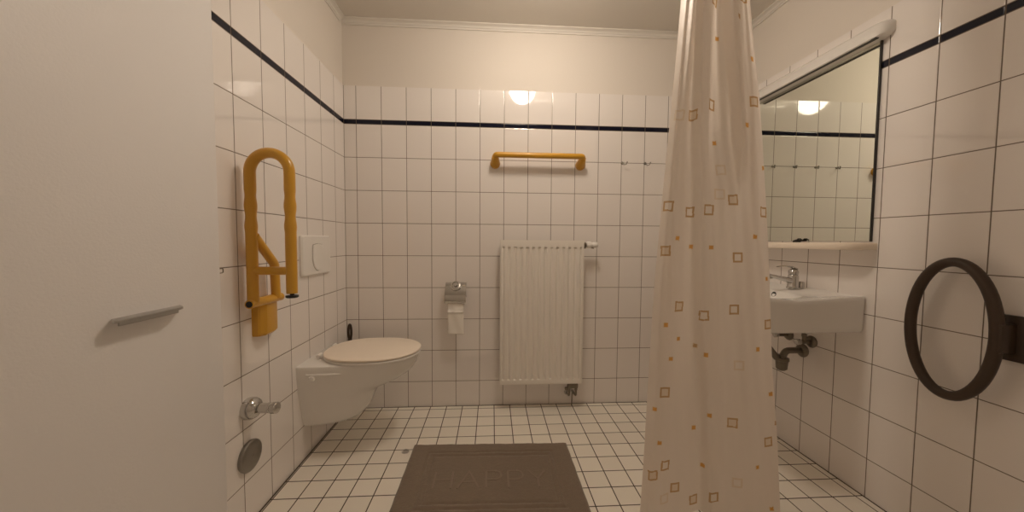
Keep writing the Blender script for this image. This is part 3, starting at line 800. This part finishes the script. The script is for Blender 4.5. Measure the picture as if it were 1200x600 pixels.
# printed squares: (x, z, kind) on the cloth
SQ = [(1.701, 1.934, 'L'), (1.793, 1.939, 'L'), (1.721, 1.808, 's'), (1.773, 1.867, 'd'), (1.839, 1.728, 's'), (1.701, 1.569, 'L'), (1.851, 1.579, 'L'), (1.641, 1.534, 'L'), (1.588, 1.532, 'F'), (1.824, 1.496, 's'), (1.722, 1.435, 's'), (1.905, 1.347, 's'), (1.785, 1.228, 'L'), (1.736, 1.248, 'F'), (1.638, 1.184, 'L'), (1.697, 1.191, 'L'), (1.912, 1.186, 'L'), (1.556, 1.205, 'L'), (1.878, 1.095, 's'), (1.652, 1.057, 's'), (1.712, 1.055, 's'), (1.549, 1.041, 'L'), (1.592, 1.088, 's'), (1.743, 1.337, 'F'), (1.813, 1.019, 'L'), (1.608, 0.835, 'L'), (1.558, 0.767, 's'), (1.61, 0.713, 's'), (1.578, 0.64, 's'), (1.807, 0.826, 'L'), (1.693, 0.803, 'L'), (1.952, 0.767, 'L'), (1.905, 0.676, 's'), (1.684, 0.682, 'd'), (1.706, 0.657, 's'), (1.835, 0.615, 'F'), (1.974, 0.498, 's'), (1.559, 0.513, 'L'), (1.522, 0.449, 's'), (1.82, 0.395, 'L'), (1.728, 0.427, 's'), (1.69, 0.362, 's'), (1.543, 0.32, 's'), (1.97, 0.314, 'L'), (1.57, 0.231, 'L'), (1.522, 0.194, 'L'), (1.924, 0.221, 's'), (1.725, 0.217, 's'), (1.615, 0.137, 'L'), (1.846, 0.163, 'F'), (1.759, 0.105, 'L'), (1.697, 0.078, 'L'), (1.571, 0.1, 'F'), (1.993, 0.050, 's'), (2.003, 0.384, 'd'), (1.938, 0.939, 's'),
      (1.66, 2.06, 's'), (1.77, 2.10, 'L'), (1.70, 2.20, 's'), (1.80, 2.24, 'L'), (1.64, 2.27, 'L')]
CV = [curt(i / NS, ZC0 + (ZC1 - ZC0) * j / NZc) for j in range(NZc + 1) for i in range(NS + 1)]
CF = [(j * (NS + 1) + i, j * (NS + 1) + i + 1, (j + 1) * (NS + 1) + i + 1, (j + 1) * (NS + 1) + i) for j in range(NZc) for i in range(NS)]
CM = [0] * len(CF)
DZ = (ZC1 - ZC0) / NZc
for x, z, k in SQ:
    xl, xr = lerp(z, XLt), lerp(z, XRt); s0 = min(.985, max(.015, (x - xl) / (xr - xl))); tl = random.uniform(-.08, .08)
    filled = random.random() < .5
    big = k in 'LF'; w = .019 if big else .0095
    jc = int((z - ZC0) / DZ); ic = int(s0 * NS); jn_ = int(w * 1.3 / DZ) + 1
    for j in range(max(0, jc - jn_), min(NZc, jc + jn_ + 1)):
        # arc length measured along the cloth from the centre of the square
        row = j * (NS + 1); vz = (j + .5 - (z - ZC0) / DZ) * DZ
        for sgn in (1, -1):
            L = 0.0; i = ic
            while 0 <= i < NS:
                seg = (CV[row + i + 1] - CV[row + i]).length
                if i == ic: u = 0.0; L = seg / 2
                else: u = L + seg / 2; L += seg
                a_ = sgn * u + tl * vz; b_ = vz - tl * sgn * u
                m_ = max(abs(a_), abs(b_))
                if m_ < w:
                    if big: v = (2 if k == 'L' else 3) if m_ > w - .0064 else (3 if filled and k == 'L' else 0)
                    else: v = 3 if m_ > w - .0022 else (1 if k == 's' else 2)
                    if v: CM[j * NS + i] = v
                if L > w * 1.4: break
                i += sgn
me = bpy.data.meshes.new('shower_curtain'); me.from_pydata([tuple(v) for v in CV], [], CF)
for m_ in ('curtain', 'print_orange', 'print_tan', 'print_pale'): me.materials.append(M[m_])
me.polygons.foreach_set('material_index', CM)
me.polygons.foreach_set('use_smooth', [True] * len(me.polygons)); me.update()
cu = bpy.data.objects.new('shower_curtain', me); C.objects.link(cu)
tag(cu, 'off-white shower curtain printed with orange and tan squares, hanging gathered', 'shower curtain')
rl = thing('curtain_rail', 'white ceiling rail that carries the shower curtain', 'curtain rail', (1.85, CY, 2.37))
obj('rail', box(1.30, W, CY - .010, CY + .010, 2.352, 2.372, bevel=.003), M['plastic'], rl)
for x in (1.36, 2.30): obj('ceiling_mount', tube([(x, CY, 2.37), (x, CY, H)], .008, 12), M['plastic'], rl)
gb = bmesh.new()
for i in range(9): 
    p = curt(.04 + .115 * i, 2.33); add_tube(gb, [(p.x, CY, 2.353), (p.x, p.y, 2.328)], .0022, 8)
cg = obj('curtain_glider', gb, M['plastic'], cu)

# ================================================================ CAMERA
yaw, pitch, roll = .05898, -.04532, .00706
f_ = Vector((math.sin(yaw) * math.cos(pitch), math.cos(yaw) * math.cos(pitch), math.sin(pitch)))
r_ = Vector((math.cos(yaw), -math.sin(yaw), 0)); u_ = r_.cross(f_)
r2 = r_ * math.cos(roll) + u_ * math.sin(roll); u2 = u_ * math.cos(roll) - r_ * math.sin(roll)
cam = bpy.data.cameras.new('camera'); co = bpy.data.objects.new('camera', cam); C.objects.link(co)
cam.sensor_width = 36; cam.lens = 36 * 390.595 / 1200; cam.clip_start = .01
mw = Matrix((( r2.x, u2.x, -f_.x, .91456), (r2.y, u2.y, -f_.y, -2.13947), (r2.z, u2.z, -f_.z, 1.07383), (0, 0, 0, 1)))
co.matrix_world = mw
sc_ = bpy.context.scene; sc_.camera = co

wd = bpy.data.worlds.new('world'); sc_.world = wd; wd.use_nodes = True
wd.node_tree.nodes['Background'].inputs[0].default_value = (0, 0, 0, 1)
sc_.view_settings.view_transform = 'Standard'; sc_.view_settings.look = 'None'
sc_.view_settings.gamma = 1; sc_.view_settings.use_curve_mapping = False
sc_.view_settings.exposure = 0.70
cy = sc_.cycles
cy.max_bounces = 12; cy.diffuse_bounces = 8; cy.glossy_bounces = 6; cy.transmission_bounces = 4
cy.use_denoising = True; cy.sample_clamp_indirect = 5
cy.blur_glossy = 0.0
